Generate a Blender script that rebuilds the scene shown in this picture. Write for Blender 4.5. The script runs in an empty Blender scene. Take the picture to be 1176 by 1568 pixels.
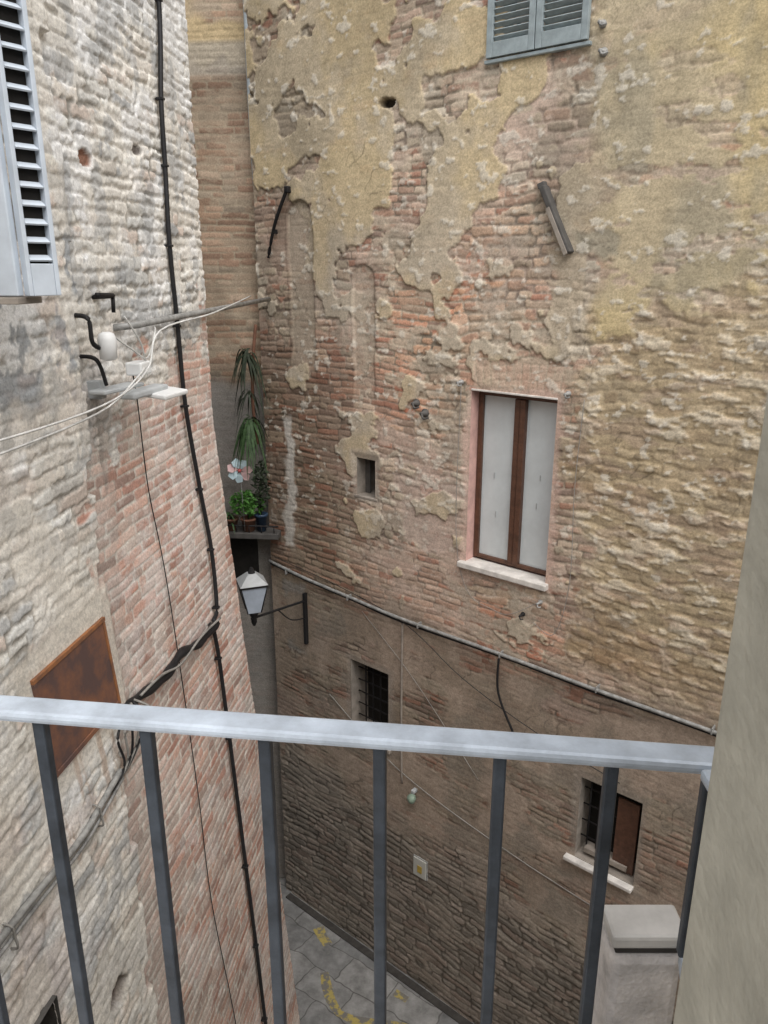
import bpy, math, random
import numpy as np
from mathutils import Vector, Matrix
random.seed(3)
R=math.radians
sc=bpy.context.scene
sc.view_settings.view_transform='Standard'
sc.view_settings.look='None'
sc.view_settings.exposure=0
EYE=7.85
# ------------------------------------------------------------------ camera
cam=bpy.data.cameras.new('camera'); co=bpy.data.objects.new('camera',cam); sc.collection.objects.link(co)
cam.sensor_fit='VERTICAL'; cam.sensor_height=24; cam.lens=12*1180/784.0
cam.clip_start=0.02; cam.clip_end=500
co.location=(0,0,EYE); co.rotation_euler=(R(72.5),0,0)
sc.camera=co
# ------------------------------------------------------------------ light
SAZ,SEL=158,57
w=bpy.data.worlds.new("World"); sc.world=w; w.use_nodes=True
nt=w.node_tree; nt.nodes.clear()
sky=nt.nodes.new('ShaderNodeTexSky'); sky.sky_type='NISHITA'; sky.sun_disc=False
sky.sun_elevation=R(SEL); sky.sun_rotation=R(SAZ); sky.air_density=1.0; sky.dust_density=5.0
hs=nt.nodes.new('ShaderNodeHueSaturation'); hs.inputs['Saturation'].default_value=0.32
bg=nt.nodes.new('ShaderNodeBackground'); bg.inputs[1].default_value=0.15
wo=nt.nodes.new('ShaderNodeOutputWorld')
nt.links.new(sky.outputs[0],hs.inputs['Color']); nt.links.new(hs.outputs[0],bg.inputs[0]); nt.links.new(bg.outputs[0],wo.inputs[0])
sl=bpy.data.lights.new('sun','SUN'); so=bpy.data.objects.new('sun',sl); sc.collection.objects.link(so)
sl.energy=2.9; sl.angle=R(85); sl.color=(1,0.98,0.95)
d=Vector((math.sin(R(SAZ))*math.cos(R(SEL)),math.cos(R(SAZ))*math.cos(R(SEL)),math.sin(R(SEL))))
so.rotation_euler=d.to_track_quat('Z','Y').to_euler()

# ------------------------------------------------------------------ materials
def mat(name,col,rough=0.7,metal=0.0,noise=0.25,scale=12.0,bump=0.15,bdist=0.004,col2=None,thr=None,spec=0.3):
    m=bpy.data.materials.new(name); m.use_nodes=True
    n=m.node_tree; b=n.nodes['Principled BSDF']
    b.inputs['Roughness'].default_value=rough; b.inputs['Metallic'].default_value=metal
    b.inputs['Specular IOR Level'].default_value=spec
    tc=n.nodes.new('ShaderNodeTexCoord')
    ns=n.nodes.new('ShaderNodeTexNoise'); ns.inputs['Scale'].default_value=scale; ns.inputs['Detail'].default_value=6; ns.inputs['Roughness'].default_value=0.65
    n.links.new(tc.outputs['Object'],ns.inputs['Vector'])
    rp=n.nodes.new('ShaderNodeValToRGB')
    c2=col2 or tuple(max(0,c*(1-noise*1.6)) for c in col)
    c1=tuple(min(1,c*(1+noise*0.5)) for c in col) if col2 is None else col
    lo,hi=thr or (0.3,0.7)
    rp.color_ramp.elements[0].position=lo; rp.color_ramp.elements[1].position=hi
    rp.color_ramp.elements[0].color=(*c2,1); rp.color_ramp.elements[1].color=(*c1,1)
    n.links.new(ns.outputs['Fac'],rp.inputs['Fac']); n.links.new(rp.outputs['Color'],b.inputs['Base Color'])
    if bump>0:
        bp=n.nodes.new('ShaderNodeBump'); bp.inputs['Strength'].default_value=bump; bp.inputs['Distance'].default_value=bdist
        ns2=n.nodes.new('ShaderNodeTexNoise'); ns2.inputs['Scale'].default_value=scale*6; ns2.inputs['Detail'].default_value=3
        n.links.new(tc.outputs['Object'],ns2.inputs['Vector'])
        n.links.new(ns2.outputs['Fac'],bp.inputs['Height']); n.links.new(bp.outputs['Normal'],b.inputs['Normal'])
    return m
def wallmat(name):
    m=bpy.data.materials.new(name); m.use_nodes=True
    n=m.node_tree; b=n.nodes['Principled BSDF']; b.inputs['Roughness'].default_value=0.95; b.inputs['Specular IOR Level'].default_value=0.1
    at=n.nodes.new('ShaderNodeAttribute'); at.attribute_name='Col'
    tc=n.nodes.new('ShaderNodeTexCoord')
    ns=n.nodes.new('ShaderNodeTexNoise'); ns.inputs['Scale'].default_value=60; ns.inputs['Detail'].default_value=4; ns.inputs['Roughness'].default_value=0.75
    n.links.new(tc.outputs['Object'],ns.inputs['Vector'])
    mr=n.nodes.new('ShaderNodeMapRange'); mr.inputs[1].default_value=0.3; mr.inputs[2].default_value=0.7; mr.inputs[3].default_value=0.70; mr.inputs[4].default_value=1.26
    n.links.new(ns.outputs['Fac'],mr.inputs[0])
    vm=n.nodes.new('ShaderNodeVectorMath'); vm.operation='SCALE'
    n.links.new(at.outputs['Color'],vm.inputs[0]); n.links.new(mr.outputs[0],vm.inputs['Scale'])
    n.links.new(vm.outputs[0],b.inputs['Base Color'])
    bp=n.nodes.new('ShaderNodeBump'); bp.inputs['Strength'].default_value=0.5; bp.inputs['Distance'].default_value=0.004
    n.links.new(ns.outputs['Fac'],bp.inputs['Height']); n.links.new(bp.outputs['Normal'],b.inputs['Normal'])
    return m
M_wall=wallmat('weathered_masonry')
M_iron=mat('black_iron',(0.025,0.024,0.025),0.6,0.3,scale=30)
M_rust=mat('rusted_sheet',(0.27,0.12,0.065),0.8,0.1,col2=(0.115,0.072,0.065),thr=(0.42,0.66),scale=4,bump=0.3)
M_rustedge=mat('orange_rust',(0.38,0.16,0.06),0.85,0.1,col2=(0.17,0.09,0.06),scale=14)
M_galv=mat('galvanised_pipe',(0.36,0.36,0.35),0.55,0.2,scale=18,noise=0.35)
M_cable=mat('black_cable',(0.018,0.018,0.02),0.5)
M_wire=mat('grey_wire',(0.30,0.29,0.27),0.6)
M_whitewire=mat('white_wire',(0.7,0.7,0.68),0.5)
M_wood=mat('brown_wood',(0.12,0.055,0.033),0.45,scale=20,noise=0.3,spec=0.5)
M_panel=mat('white_panel',(0.60,0.65,0.67),0.22,scale=3,noise=0.10,bump=0.0,spec=0.6)
M_sill=mat('white_marble',(0.70,0.67,0.63),0.6,scale=9,noise=0.22)
M_pink=mat('pink_plaster',(0.68,0.43,0.38),0.9,scale=8,noise=0.2)
M_grey=mat('grey_plaster',(0.34,0.30,0.26),0.9,scale=8,noise=0.25)
M_dark=mat('dark_interior',(0.02,0.018,0.016),0.9,bump=0)
M_shut=mat('grey_blue_shutter_paint',(0.34,0.40,0.42),0.6,scale=10,noise=0.2)
M_shutL=mat('pale_blue_shutter_paint',(0.56,0.62,0.69),0.6,scale=5,noise=0.12)
M_lead=mat('dark_slate',(0.1,0.095,0.09),0.7)
M_white=mat('white_plastic',(0.74,0.75,0.75),0.4,scale=6,noise=0.06,bump=0)
M_lampgrey=mat('lamp_grey',(0.42,0.44,0.45),0.45,noise=0.1)
M_glass=mat('frosted_lantern_glass',(0.50,0.57,0.67),0.2,scale=4,noise=0.15,bump=0,spec=0.6)
M_rail=mat('painted_rail',(0.60,0.67,0.76),0.42,0.12,scale=14,noise=0.25,bump=0.3,bdist=0.002,spec=0.6)
M_bar=mat('dark_painted_bar',(0.06,0.072,0.09),0.5,0.1,scale=20,noise=0.35,spec=0.5)
M_jamb=mat('cream_roughcast',(0.57,0.54,0.45),0.95,scale=22,noise=0.16,bump=0.4,bdist=0.003)
M_frame=mat('grey_window_frame',(0.5,0.55,0.56),0.6,scale=4,noise=0.06)
M_block=mat('pale_stone_block',(0.80,0.75,0.72),0.9,scale=26,noise=0.26,bump=0.6)
M_leaf=mat('leaf_green',(0.05,0.10,0.035),0.6,scale=30,noise=0.5,bump=0)
M_leafd=mat('dark_leaf',(0.04,0.055,0.032),0.6,scale=30,noise=0.5,bump=0)
M_leafb=mat('bright_leaf',(0.08,0.22,0.04),0.6,scale=30,noise=0.4,bump=0)
M_terra=mat('terracotta',(0.20,0.10,0.065),0.85)
M_petal=mat('pinwheel_pale_blue',(0.55,0.70,0.76),0.5,bump=0,noise=0.05)
M_petal2=mat('pinwheel_pink',(0.72,0.50,0.50),0.5,bump=0,noise=0.05)
M_hub=mat('pinwheel_red',(0.55,0.12,0.12),0.5,bump=0)
M_blue=mat('blue_plastic',(0.04,0.07,0.12),0.4,bump=0)
M_yellow=mat('worn_yellow_paint',(0.40,0.32,0.10),0.8,scale=11,col2=(0.17,0.16,0.145),thr=(0.45,0.54))
M_sign=mat('sign_white',(0.5,0.5,0.46),0.5,bump=0,noise=0.08)
M_signy=mat('sign_yellow',(0.5,0.36,0.08),0.5,bump=0)
M_stonedark=mat('dark_gutter_stone',(0.06,0.055,0.05),0.8)

# ------------------------------------------------------------------ frames & mesh helpers
def empty(name,parent=None,loc=(0,0,0),rz=0.0):
    o=bpy.data.objects.new(name,None); sc.collection.objects.link(o)
    o.location=loc; o.rotation_euler=(0,0,rz); o.empty_display_size=0.2
    if parent: o.parent=parent
    return o
a40=R(40); aL=R(7.5)
FARLOC=(5.5*math.sin(a40),5.5*math.cos(a40),0); FARR=-a40
LLOC=(-2.171,0.286,0); LR=R(82.5)
def far_frame(name): return empty(name,None,FARLOC,FARR)
def left_frame(name): return empty(name,None,LLOC,LR)
def bat(z): return 0.53*np.maximum(0,(6.65-z)/6.65)
def batf(z): return 0.53*max(0,(6.65-z)/6.65)
def mk(name,verts,faces,m,parent=None,smooth=False,bevel=0):
    me=bpy.data.meshes.new(name); me.from_pydata([tuple(v) for v in verts],[],faces); me.update()
    o=bpy.data.objects.new(name,me); sc.collection.objects.link(o)
    ms=m if isinstance(m,(list,tuple)) else [m]
    for q in ms: me.materials.append(q)
    if parent: o.parent=parent
    if smooth:
        for p_ in me.polygons: p_.use_smooth=True
    if bevel>0:
        b=o.modifiers.new('b','BEVEL'); b.width=bevel; b.segments=2; b.limit_method='ANGLE'
    return o
def box(name,parent,mn,mx,m,bevel=0.003,rot=None):
    c=[(mn[i]+mx[i])/2 for i in range(3)]; h=[abs(mx[i]-mn[i])/2 for i in range(3)]
    vs=[(sx*h[0],sy*h[1],sz*h[2]) for sx in(-1,1) for sy in(-1,1) for sz in(-1,1)]
    fs=[(0,1,3,2),(4,6,7,5),(0,4,5,1),(2,3,7,6),(0,2,6,4),(1,5,7,3)]
    o=mk(name,vs,fs,m,parent,bevel=min(bevel,min(h)*0.6))
    o.location=c
    if rot: o.rotation_euler=rot
    return o
def tube(name,parent,pts,r,m,seg=8,smoothpts=True):
    P=[Vector(p_) for p_ in pts]
    if smoothpts and len(P)>2:
        Q=[]
        for i in range(len(P)-1):
            p0=P[max(i-1,0)];p1=P[i];p2=P[i+1];p3=P[min(i+2,len(P)-1)]
            for k in range(6):
                t=k/6
                Q.append(0.5*((2*p1)+(-p0+p2)*t+(2*p0-5*p1+4*p2-p3)*t*t+(-p0+3*p1-3*p2+p3)*t**3))
        Q.append(P[-1]); P=Q
    vs=[];fs=[]
    for i,p_ in enumerate(P):
        t=(P[min(i+1,len(P)-1)]-P[max(i-1,0)]).normalized()
        ref=Vector((0,0,1)) if abs(t.z)<0.9 else Vector((1,0,0))
        a=t.cross(ref).normalized(); b=t.cross(a)
        rr=r if not callable(r) else r(i/(len(P)-1))
        for k in range(seg):
            an=2*math.pi*k/seg
            vs.append(p_+a*rr*math.cos(an)+b*rr*math.sin(an))
    for i in range(len(P)-1):
        for k in range(seg):
            k2=(k+1)%seg
            fs.append((i*seg+k,i*seg+k2,(i+1)*seg+k2,(i+1)*seg+k))
    fs.append(tuple(range(seg))[::-1]); fs.append(tuple((len(P)-1)*seg+k for k in range(seg)))
    return mk(name,vs,fs,m,parent,smooth=True)
def lathe(name,parent,prof,m,loc,seg=16,axis='Z',smooth=True):
    vs=[];fs=[]
    for (r,z) in prof:
        for k in range(seg):
            an=2*math.pi*k/seg
            v=(r*math.cos(an),r*math.sin(an),z)
            if axis=='Y': v=(v[0],v[2],v[1])
            if axis=='X': v=(v[2],v[0],v[1])
            vs.append(v)
    for i in range(len(prof)-1):
        for k in range(seg):
            k2=(k+1)%seg; fs.append((i*seg+k,i*seg+k2,(i+1)*seg+k2,(i+1)*seg+k))
    fs.append(tuple(range(seg))[::-1]); fs.append(tuple((len(prof)-1)*seg+k for k in range(seg)))
    o=mk(name,vs,fs,m,parent,smooth=smooth); o.location=loc; return o
def recess(name,parent,u0,u1,z0,z1,depth,mside,mback,y0=0.0):
    vs=[(u0,y0,z0),(u1,y0,z0),(u1,y0,z1),(u0,y0,z1),(u0,depth,z0),(u1,depth,z0),(u1,depth,z1),(u0,depth,z1)]
    fs=[(0,1,5,4),(1,2,6,5),(2,3,7,6),(3,0,4,7),(4,5,6,7)]
    o=mk(name,vs,fs,[mside,mback],parent); o.data.polygons[4].material_index=1
    return o

# ------------------------------------------------------------------ numpy noise
f32=np.float32
def hsh(ix,iy,seed):
    n=(ix.astype(np.int64)*374761393+iy.astype(np.int64)*668265263+seed*982451653)&0xffffffff
    n=((n^(n>>13))*1274126177)&0xffffffff
    n=((n^(n>>15))*2246822519)&0xffffffff
    n=n^(n>>16)
    return ((n&0xffffff)/16777216.0).astype(f32)
def vn(U,V,seed):
    iu=np.floor(U);iv=np.floor(V);fu=(U-iu).astype(f32);fv=(V-iv).astype(f32)
    fu=fu*fu*(3-2*fu);fv=fv*fv*(3-2*fv)
    iu=iu.astype(np.int64);iv=iv.astype(np.int64)
    a=hsh(iu,iv,seed);b=hsh(iu+1,iv,seed);c=hsh(iu,iv+1,seed);d_=hsh(iu+1,iv+1,seed)
    return (a+(b-a)*fu)*(1-fv)+(c+(d_-c)*fu)*fv
def fbm(U,V,su,sv,seed,o=4,g=0.55):
    t=0;amp=1;tot=0;x=U/su;y=V/sv
    for i in range(o):
        t=t+amp*vn(x+i*17.3,y+i*9.7,seed+i*31); tot+=amp; amp*=g
        x,y=(x*1.9+y*0.35),(y*1.9-x*0.35)
    return t/tot
def ss(a,b,x):
    t=np.clip((x-a)/(b-a),0,1); return t*t*(3-2*t)
def masonry(U,Z,h,L,seed,joint,warp,rough=1.0):
    wz=(fbm(U,Z,0.5,0.35,seed+1,3)-0.5)*warp+(fbm(U,Z,1.8,1.2,seed+2,2)-0.5)*warp*2
    wu=(fbm(U,Z,0.15,0.15,seed+3,2)-0.5)*warp*0.6
    z=(Z+wz)/h; row=np.floor(z).astype(np.int64); zero=np.zeros_like(row)
    Lr=L*(0.75+0.6*hsh(row,zero,seed+4))
    x=(U+wu)/Lr+hsh(row,zero,seed+5)*7
    c=np.rint(x).astype(np.int64)
    jb=lambda k:(hsh(k,row,seed+6)-0.5)*0.66
    b=c+jb(c); cell=np.where(x<b,c-1,c)
    l=cell+jb(cell); r=cell+1+jb(cell+1)
    dx=np.minimum(x-l,r-x)*Lr
    fz=z-row; jz=(hsh(cell,row,seed+9)-0.5)*0.16*rough
    dz=np.minimum(fz+jz,1-fz+jz*0.5)*h
    dn=(fbm(U,Z,0.045,0.03,seed+7,3)-0.5)*joint*1.8*rough
    k=joint
    d_=-np.log(np.exp(-dx/k*1.5)+np.exp(-dz/k*1.5))*k/1.5+dn
    prof=ss(joint*0.1,joint*1.2,d_)
    return prof.astype(f32),hsh(cell,row,seed+10),hsh(cell,row,seed+11),hsh(cell,row,seed+12)
def C(*c): return np.array(c,dtype=f32)
def lerp(a,b,t): return a+(b-a)*t[...,None]
def blob(U,Z,uc,zc,ru,rz): return np.exp(-((U-uc)/ru)**2-((Z-zc)/rz)**2)
def rect(U,Z,u0,u1,z0,z1,s=0.04): return ss(-s,s,U-u0)*ss(-s,s,u1-U)*ss(-s,s,Z-z0)*ss(-s,s,z1-Z)
def grid_mesh(name,parent,us,zs,Y,col,holes,m):
    nu,nz=len(us),len(zs)
    Ug,Zg=np.meshgrid(us,zs)
    co_=np.empty((nz,nu,3),dtype=f32); co_[...,0]=Ug; co_[...,1]=Y; co_[...,2]=Zg
    uc=(us[:-1]+us[1:])/2; zc=(zs[:-1]+zs[1:])/2
    UC,ZC=np.meshgrid(uc,zc); keep=np.ones(UC.shape,bool)
    for (u0,u1,z0,z1) in holes: keep&=~((UC>u0)&(UC<u1)&(ZC>z0)&(ZC<z1))
    idx=np.arange(nu*nz).reshape(nz,nu)
    q=np.stack([idx[:-1,:-1],idx[:-1,1:],idx[1:,1:],idx[1:,:-1]],-1)[keep]
    me=bpy.data.meshes.new(name); nf=len(q)
    me.vertices.add(nu*nz); me.vertices.foreach_set('co',co_.ravel())
    me.loops.add(nf*4); me.loops.foreach_set('vertex_index',q.astype(np.int32).ravel())
    me.polygons.add(nf); me.polygons.foreach_set('loop_start',np.arange(0,nf*4,4,dtype=np.int32))
    try: me.polygons.foreach_set('loop_total',np.full(nf,4,dtype=np.int32))
    except Exception: pass
    me.polygons.foreach_set('use_smooth',np.ones(nf,dtype=bool))
    me.update(calc_edges=True)
    at=me.color_attributes.new('Col','FLOAT_COLOR','POINT')
    rgba=np.ones((nu*nz,4),dtype=f32); rgba[:,:3]=np.clip(col.reshape(-1,3),0.01,0.8)
    at.data.foreach_set('color',rgba.ravel())
    me.materials.append(m)
    o=bpy.data.objects.new(name,me); sc.collection.objects.link(o)
    if parent: o.parent=parent
    return o
def pal(r,cols):
    n=len(cols); k=np.clip((r*n).astype(int),0,n-1)
    return np.array(cols,dtype=f32)[k]

# =================================================================== FAR HOUSE
house=far_frame('brick_house')
us=np.concatenate([np.arange(-6.3,-1.1,0.0095),np.arange(-1.1,3.0,0.05)])
zs=np.concatenate([np.arange(-0.1,10.2,0.0105),np.arange(10.2,10.8,0.03)])
U,Z=np.meshgrid(us,zs)
Zr=np.zeros(U.shape+(3,),dtype=f32)
nb=fbm(U,Z,1.1,0.9,11,4); nm=fbm(U,Z,0.30,0.22,23,5); nf=fbm(U,Z,0.05,0.035,37,4); ns_=fbm(U,Z,0.5,0.5,51,5,0.6); nv=fbm(U,Z,0.12,0.9,61,4)
pa,ra,rb,rc=masonry(U,Z,0.060,0.23,100,0.008,0.07)
pb,sa,sb,sc_=masonry(U,Z,0.080,0.22,200,0.013,0.12,1.3)
shade=(0.80+0.40*nf)
e=(nm-0.5)*0.9+(nb-0.5)*1.2
right=ss(-0.12,0.12,U+2.62+e*0.5+0.12*np.sin(Z*2.1))
smooth_och=right*ss(-0.12,0.12,Z-7.45+e*1.5-(U+2.0)*0.5)
rough_och=right*(1-smooth_och)*ss(-0.2,0.2,Z-4.7+e*0.6)
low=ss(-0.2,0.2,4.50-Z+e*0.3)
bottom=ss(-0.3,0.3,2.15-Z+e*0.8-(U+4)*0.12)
topmix=ss(-0.4,0.4,Z-8.6+e*0.8)*(1-right)
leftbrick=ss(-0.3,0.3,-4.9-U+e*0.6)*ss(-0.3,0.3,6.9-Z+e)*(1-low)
rubw=np.clip(rough_och*1.0+bottom+topmix*ss(0.40,0.55,nb)+ss(0.52,0.6,ns_)*(1-leftbrick)*0.9*(Z>5),0,1)
rubw=ss(0.4,0.6,rubw)
prof=pa*(1-rubw)+pb*rubw; r1=np.where(rubw>0.5,sa,ra); r2=np.where(rubw>0.5,sb,rb); r3=np.where(rubw>0.5,sc_,rc)
brickmid=pal(r1,[(0.49,0.345,0.265),(0.52,0.37,0.285),(0.46,0.27,0.20),(0.53,0.43,0.335),(0.44,0.35,0.28),(0.55,0.415,0.33),(0.38,0.285,0.23)])
stone=pal(r1,[(0.50,0.425,0.33),(0.55,0.47,0.365),(0.44,0.37,0.29),(0.58,0.515,0.42),(0.47,0.355,0.275)])
red=blob(U,Z,-4.1,7.5,0.8,0.55)+blob(U,Z,-4.3,6.6,0.5,0.4)*0.8+blob(U,Z,-3.5,7.9,0.5,0.4)*0.5+blob(U,Z,-3.1,4.85,0.7,0.3)*1.0
red=np.clip(red+(nm-0.5)*0.9,0,1)
bc=brickmid*(1-rubw[...,None])+stone*rubw[...,None]
bc=lerp(bc,bc*C(1.05,0.75,0.64),red*(0.5+0.9*(r2-0.3)).clip(0,1))
bc=bc*(0.78+0.40*r2)[...,None]
mort=lerp(Zr+C(0.53,0.455,0.355),Zr+C(0.56,0.45,0.37),ss(0.4,0.6,nb))*shade[...,None]
jd=ss(0.40,0.60,fbm(U,Z,0.35,0.15,71,4))
col=lerp(mort,bc,prof)
col=col*(1-0.5*(1-prof)*jd)[...,None]
H=prof*(0.012+0.010*r3)*(1-rubw)+prof*rubw*(0.012+0.018*r3)
H=H+(nf-0.5)*0.008+(nm-0.5)*0.014+(nb-0.5)*0.05
# mortar smear over the bricks
smn=fbm(U,Z,0.34,0.15,83,6,0.64)
sm=ss(0.475,0.57,smn+0.05*(nb-0.5)-0.10*leftbrick-0.05*red+0.015)*(1-rough_och)
smc=lerp(Zr+C(0.565,0.48,0.375),Zr+C(0.555,0.435,0.36),ss(0.42,0.58,nb))
smc=lerp(smc,Zr+C(0.43,0.375,0.305),ss(0.5,0.65,ns_)*0.75)*shade[...,None]
col=lerp(col,smc,sm*0.80); H=H*(1-sm*0.6)+sm*0.016
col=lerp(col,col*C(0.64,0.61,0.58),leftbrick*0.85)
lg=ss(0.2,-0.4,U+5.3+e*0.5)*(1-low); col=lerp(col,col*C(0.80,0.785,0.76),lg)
gw=ss(0.50,0.66,fbm(U,Z,0.7,1.1,73,5,0.6)); col=lerp(col,col*C(0.77,0.765,0.755),gw*0.8)
pk=ss(0.42,0.60,blob(U,Z,-4.05,5.75,0.45,0.6)+(nm-0.5)*0.9)
col=lerp(col,C(0.53,0.42,0.365)*shade[...,None],pk*0.6); H=H*(1-pk*0.5)
# ochre plaster, upper right
och=lerp(Zr+C(0.57,0.465,0.27),Zr+C(0.52,0.44,0.30),ss(0.42,0.6,nb))
stain=ss(0.48,0.64,fbm(U,Z,0.40,0.8,91,5))
och=lerp(och,Zr+C(0.37,0.33,0.245),stain*0.7)*shade[...,None]
och=och*(0.82+0.36*fbm(U,Z,0.16,0.10,95,4))[...,None]
bn=fbm(U,Z,0.35,0.16,93,5)
break_=ss(0.57,0.61,bn+0.01)*ss(10.0,8.2,Z)
so_=smooth_och*(1-break_*0.75)
col=lerp(col,och,so_*0.95); H=H*(1-so_*0.8)+so_*0.028
# scattered plaster remains, upper-left/centre
pz=ss(7.6,9.0,Z)*0.11-0.045*ss(7.6,7.2,Z)+blob(U,Z,-5.6,9.6,0.9,0.9)*0.16+blob(U,Z,-4.85,9.2,0.16,0.9)*0.24+blob(U,Z,-3.55,8.95,0.22,0.3)*0.2+blob(U,Z,-3.75,8.35,0.3,0.25)*0.12+blob(U,Z,-5.35,8.0,0.2,0.9)*0.05
pmn=fbm(U,Z,0.36,0.34,97,5,0.50)
pm=ss(0.61,0.626,pmn+pz)*(1-right)*(1-low)
oc2=lerp(Zr+C(0.57,0.465,0.29),Zr+C(0.51,0.44,0.335),ss(0.4,0.6,ns_)*0.7+0.5*ss(8.8,7.6,Z))*shade[...,None]
oc2=lerp(oc2,oc2*0.8,gw)
col=lerp(col,oc2,pm*0.88); H=H*(1-pm*0.85)+pm*0.046
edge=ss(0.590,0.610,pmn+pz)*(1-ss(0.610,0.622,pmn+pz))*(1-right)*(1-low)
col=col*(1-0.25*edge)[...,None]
# rough ochre with stone tips showing
lump=fbm(U,Z,0.17,0.07,103,5,0.60)
big=fbm(U,Z,0.6,0.35,105,4)
tip=ss(0.54,0.63,lump+0.25*(big-0.5))
rc_=lerp(Zr+C(0.46,0.365,0.23),Zr+C(0.61,0.535,0.41),tip)
rc_=lerp(rc_,rc_*C(0.74,0.68,0.63),ss(0.42,0.60,nb+0.06*(6.5-Z)))
rc_=lerp(rc_,Zr+C(0.42,0.31,0.24),ss(0.55,0.65,fbm(U,Z,0.3,0.1,107,4))*0.5)
rc_=lerp(rc_,rc_*0.66,ss(0.43,0.36,lump)*0.8)
rc_=rc_*(0.74+0.52*nf)[...,None]
col=lerp(col,rc_,rough_och*0.76); H=H*(1-rough_och*0.4)+rough_och*(tip*0.018+(lump-0.5)*0.026)
for (u0,u1,z0,z1,cc) in [(-2.92,-2.72,7.25,8.1,(0.46,0.39,0.295)),(-6.02,-5.88,4.95,6.35,(0.66,0.63,0.58)),(-6.1,-5.75,3.6,4.5,(0.42,0.39,0.35)),(-2.75,-2.45,7.9,8.15,(0.35,0.32,0.25))]:
    m_=rect(U+(nm-0.5)*0.25,Z+(nm-0.5)*0.35,u0,u1,z0,z1,0.03)
    col=lerp(col,C(*cc)*(0.85+0.3*nf)[...,None],m_*0.8); H=H*(1-m_*0.6)+m_*0.012
for (ac_,aw,z0,z1,cc,st) in [(-5.66,0.17,6.9,8.30,(0.44,0.375,0.295),0.85),(-4.86,0.13,6.7,7.75,(0.48,0.40,0.32),0.6)]:
    dz_=np.maximum(Z-z1,0); rr=np.sqrt((U-ac_)**2+dz_**2)+(nm-0.5)*0.06
    ins=ss(aw+0.012,aw-0.012,rr)*ss(z0-0.2,z0+0.3,Z)
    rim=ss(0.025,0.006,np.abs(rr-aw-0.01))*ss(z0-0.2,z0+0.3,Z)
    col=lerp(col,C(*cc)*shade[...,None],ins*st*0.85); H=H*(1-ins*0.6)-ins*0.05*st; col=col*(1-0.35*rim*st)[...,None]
# below the pipe: brown plaster
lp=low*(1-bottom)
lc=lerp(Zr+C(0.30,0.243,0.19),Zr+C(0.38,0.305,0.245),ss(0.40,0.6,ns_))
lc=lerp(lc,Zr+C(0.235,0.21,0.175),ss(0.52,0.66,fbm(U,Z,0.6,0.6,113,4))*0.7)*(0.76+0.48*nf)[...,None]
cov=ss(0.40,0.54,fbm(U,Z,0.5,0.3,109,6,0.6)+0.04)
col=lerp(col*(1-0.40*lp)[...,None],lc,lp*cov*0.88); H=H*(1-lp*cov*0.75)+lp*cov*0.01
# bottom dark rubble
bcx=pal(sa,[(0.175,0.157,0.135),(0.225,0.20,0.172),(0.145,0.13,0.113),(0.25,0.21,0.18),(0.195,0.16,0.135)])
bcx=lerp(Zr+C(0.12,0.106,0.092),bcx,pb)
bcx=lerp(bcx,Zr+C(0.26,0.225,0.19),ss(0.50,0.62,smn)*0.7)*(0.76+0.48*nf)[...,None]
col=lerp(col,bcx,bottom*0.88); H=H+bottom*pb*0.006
# soldier-brick lintel above the window
ar=rect(U,Z,-3.62,-2.78,6.90,7.13,0.01)*(1-0.4*sm)
xx=(U+3.2)/(0.068+0.03*(Z-6.9)); fx=np.abs(xx-np.rint(xx))
pr=ss(0.5,0.38,fx); ac=pal(hsh(np.rint(xx).astype(np.int64),np.zeros_like(xx).astype(np.int64),7),[(0.51,0.37,0.285),(0.45,0.31,0.24),(0.54,0.41,0.32)])
col=lerp(col,lerp(mort*0.85,ac,pr),ar*0.8); H=H*(1-ar*0.6)+ar*pr*0.010
sp=ss(0.655,0.70,fbm(U,Z,0.10,0.07,121,4))*ss(4.5,6,Z)
col=lerp(col,Zr+C(0.67,0.63,0.55),sp*0.6); H=H+sp*0.01
ck=np.abs(fbm(U,Z,0.55,0.55,141,4)-0.5); ck=ss(0.006,0.0015,ck)*ss(0.52,0.6,fbm(U,Z,0.5,0.4,143,3)); col=col*(1-0.4*ck)[...,None]
sh_=ss(0.45,0.62,blob(U,Z,-4.58,9.17,0.10,0.045)+(nf-0.5)*0.5); col=lerp(col,Zr+C(0.06,0.05,0.04),sh_); H=H-sh_*0.2
H=H*0.44
col=col*(0.91+0.22*nv)[...,None]
holes=[(-3.64,-2.83,5.31,6.87),(-4.96,-4.72,5.70,6.08),(-5.08,-4.55,2.95,3.83),(-2.36,-1.81,2.78,3.62)]
for i,(u0,u1,z0,z1) in enumerate(holes):
    dd=np.maximum(np.maximum(u0-U,U-u1),np.maximum(z0-Z,Z-z1))
    k=ss(0.07,0.0,dd); H=H*(1-k)+0.004*k
    k2=ss(0.09,0.02,dd+(nm-0.5)*0.15)
    col=lerp(col,(C(0.60,0.43,0.365) if i==0 else C(0.48,0.42,0.36) if i==1 else C(0.32,0.28,0.24))*shade[...,None],k2*0.65)
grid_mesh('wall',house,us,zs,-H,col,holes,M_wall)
box('wall_core',house,(-6.3,0.32,-0.2),(3.0,2.5,10.78),M_grey)
box('side_face',house,(-6.31,-0.0,-0.2),(-6.295,0.318,10.78),M_grey,0)
for i,(u0,u1,z0,z1) in enumerate(holes):
    recess('opening_%d'%(i+1),house,u0-0.004,u1+0.004,z0-0.004,z1+0.004,[0.17,0.28,0.28,0.26][i],[M_pink,M_grey,M_grey,M_grey][i],M_dark)
y0=0.11
wx0,wx1,wz0,wz1=-3.636,-2.834,5.335,6.866
box('frame_l',house,(wx0,y0,wz0),(wx0+0.045,y0+0.06,wz1),M_wood)
box('frame_r',house,(wx1-0.04,y0,wz0),(wx1,y0+0.06,wz1),M_wood)
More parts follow.
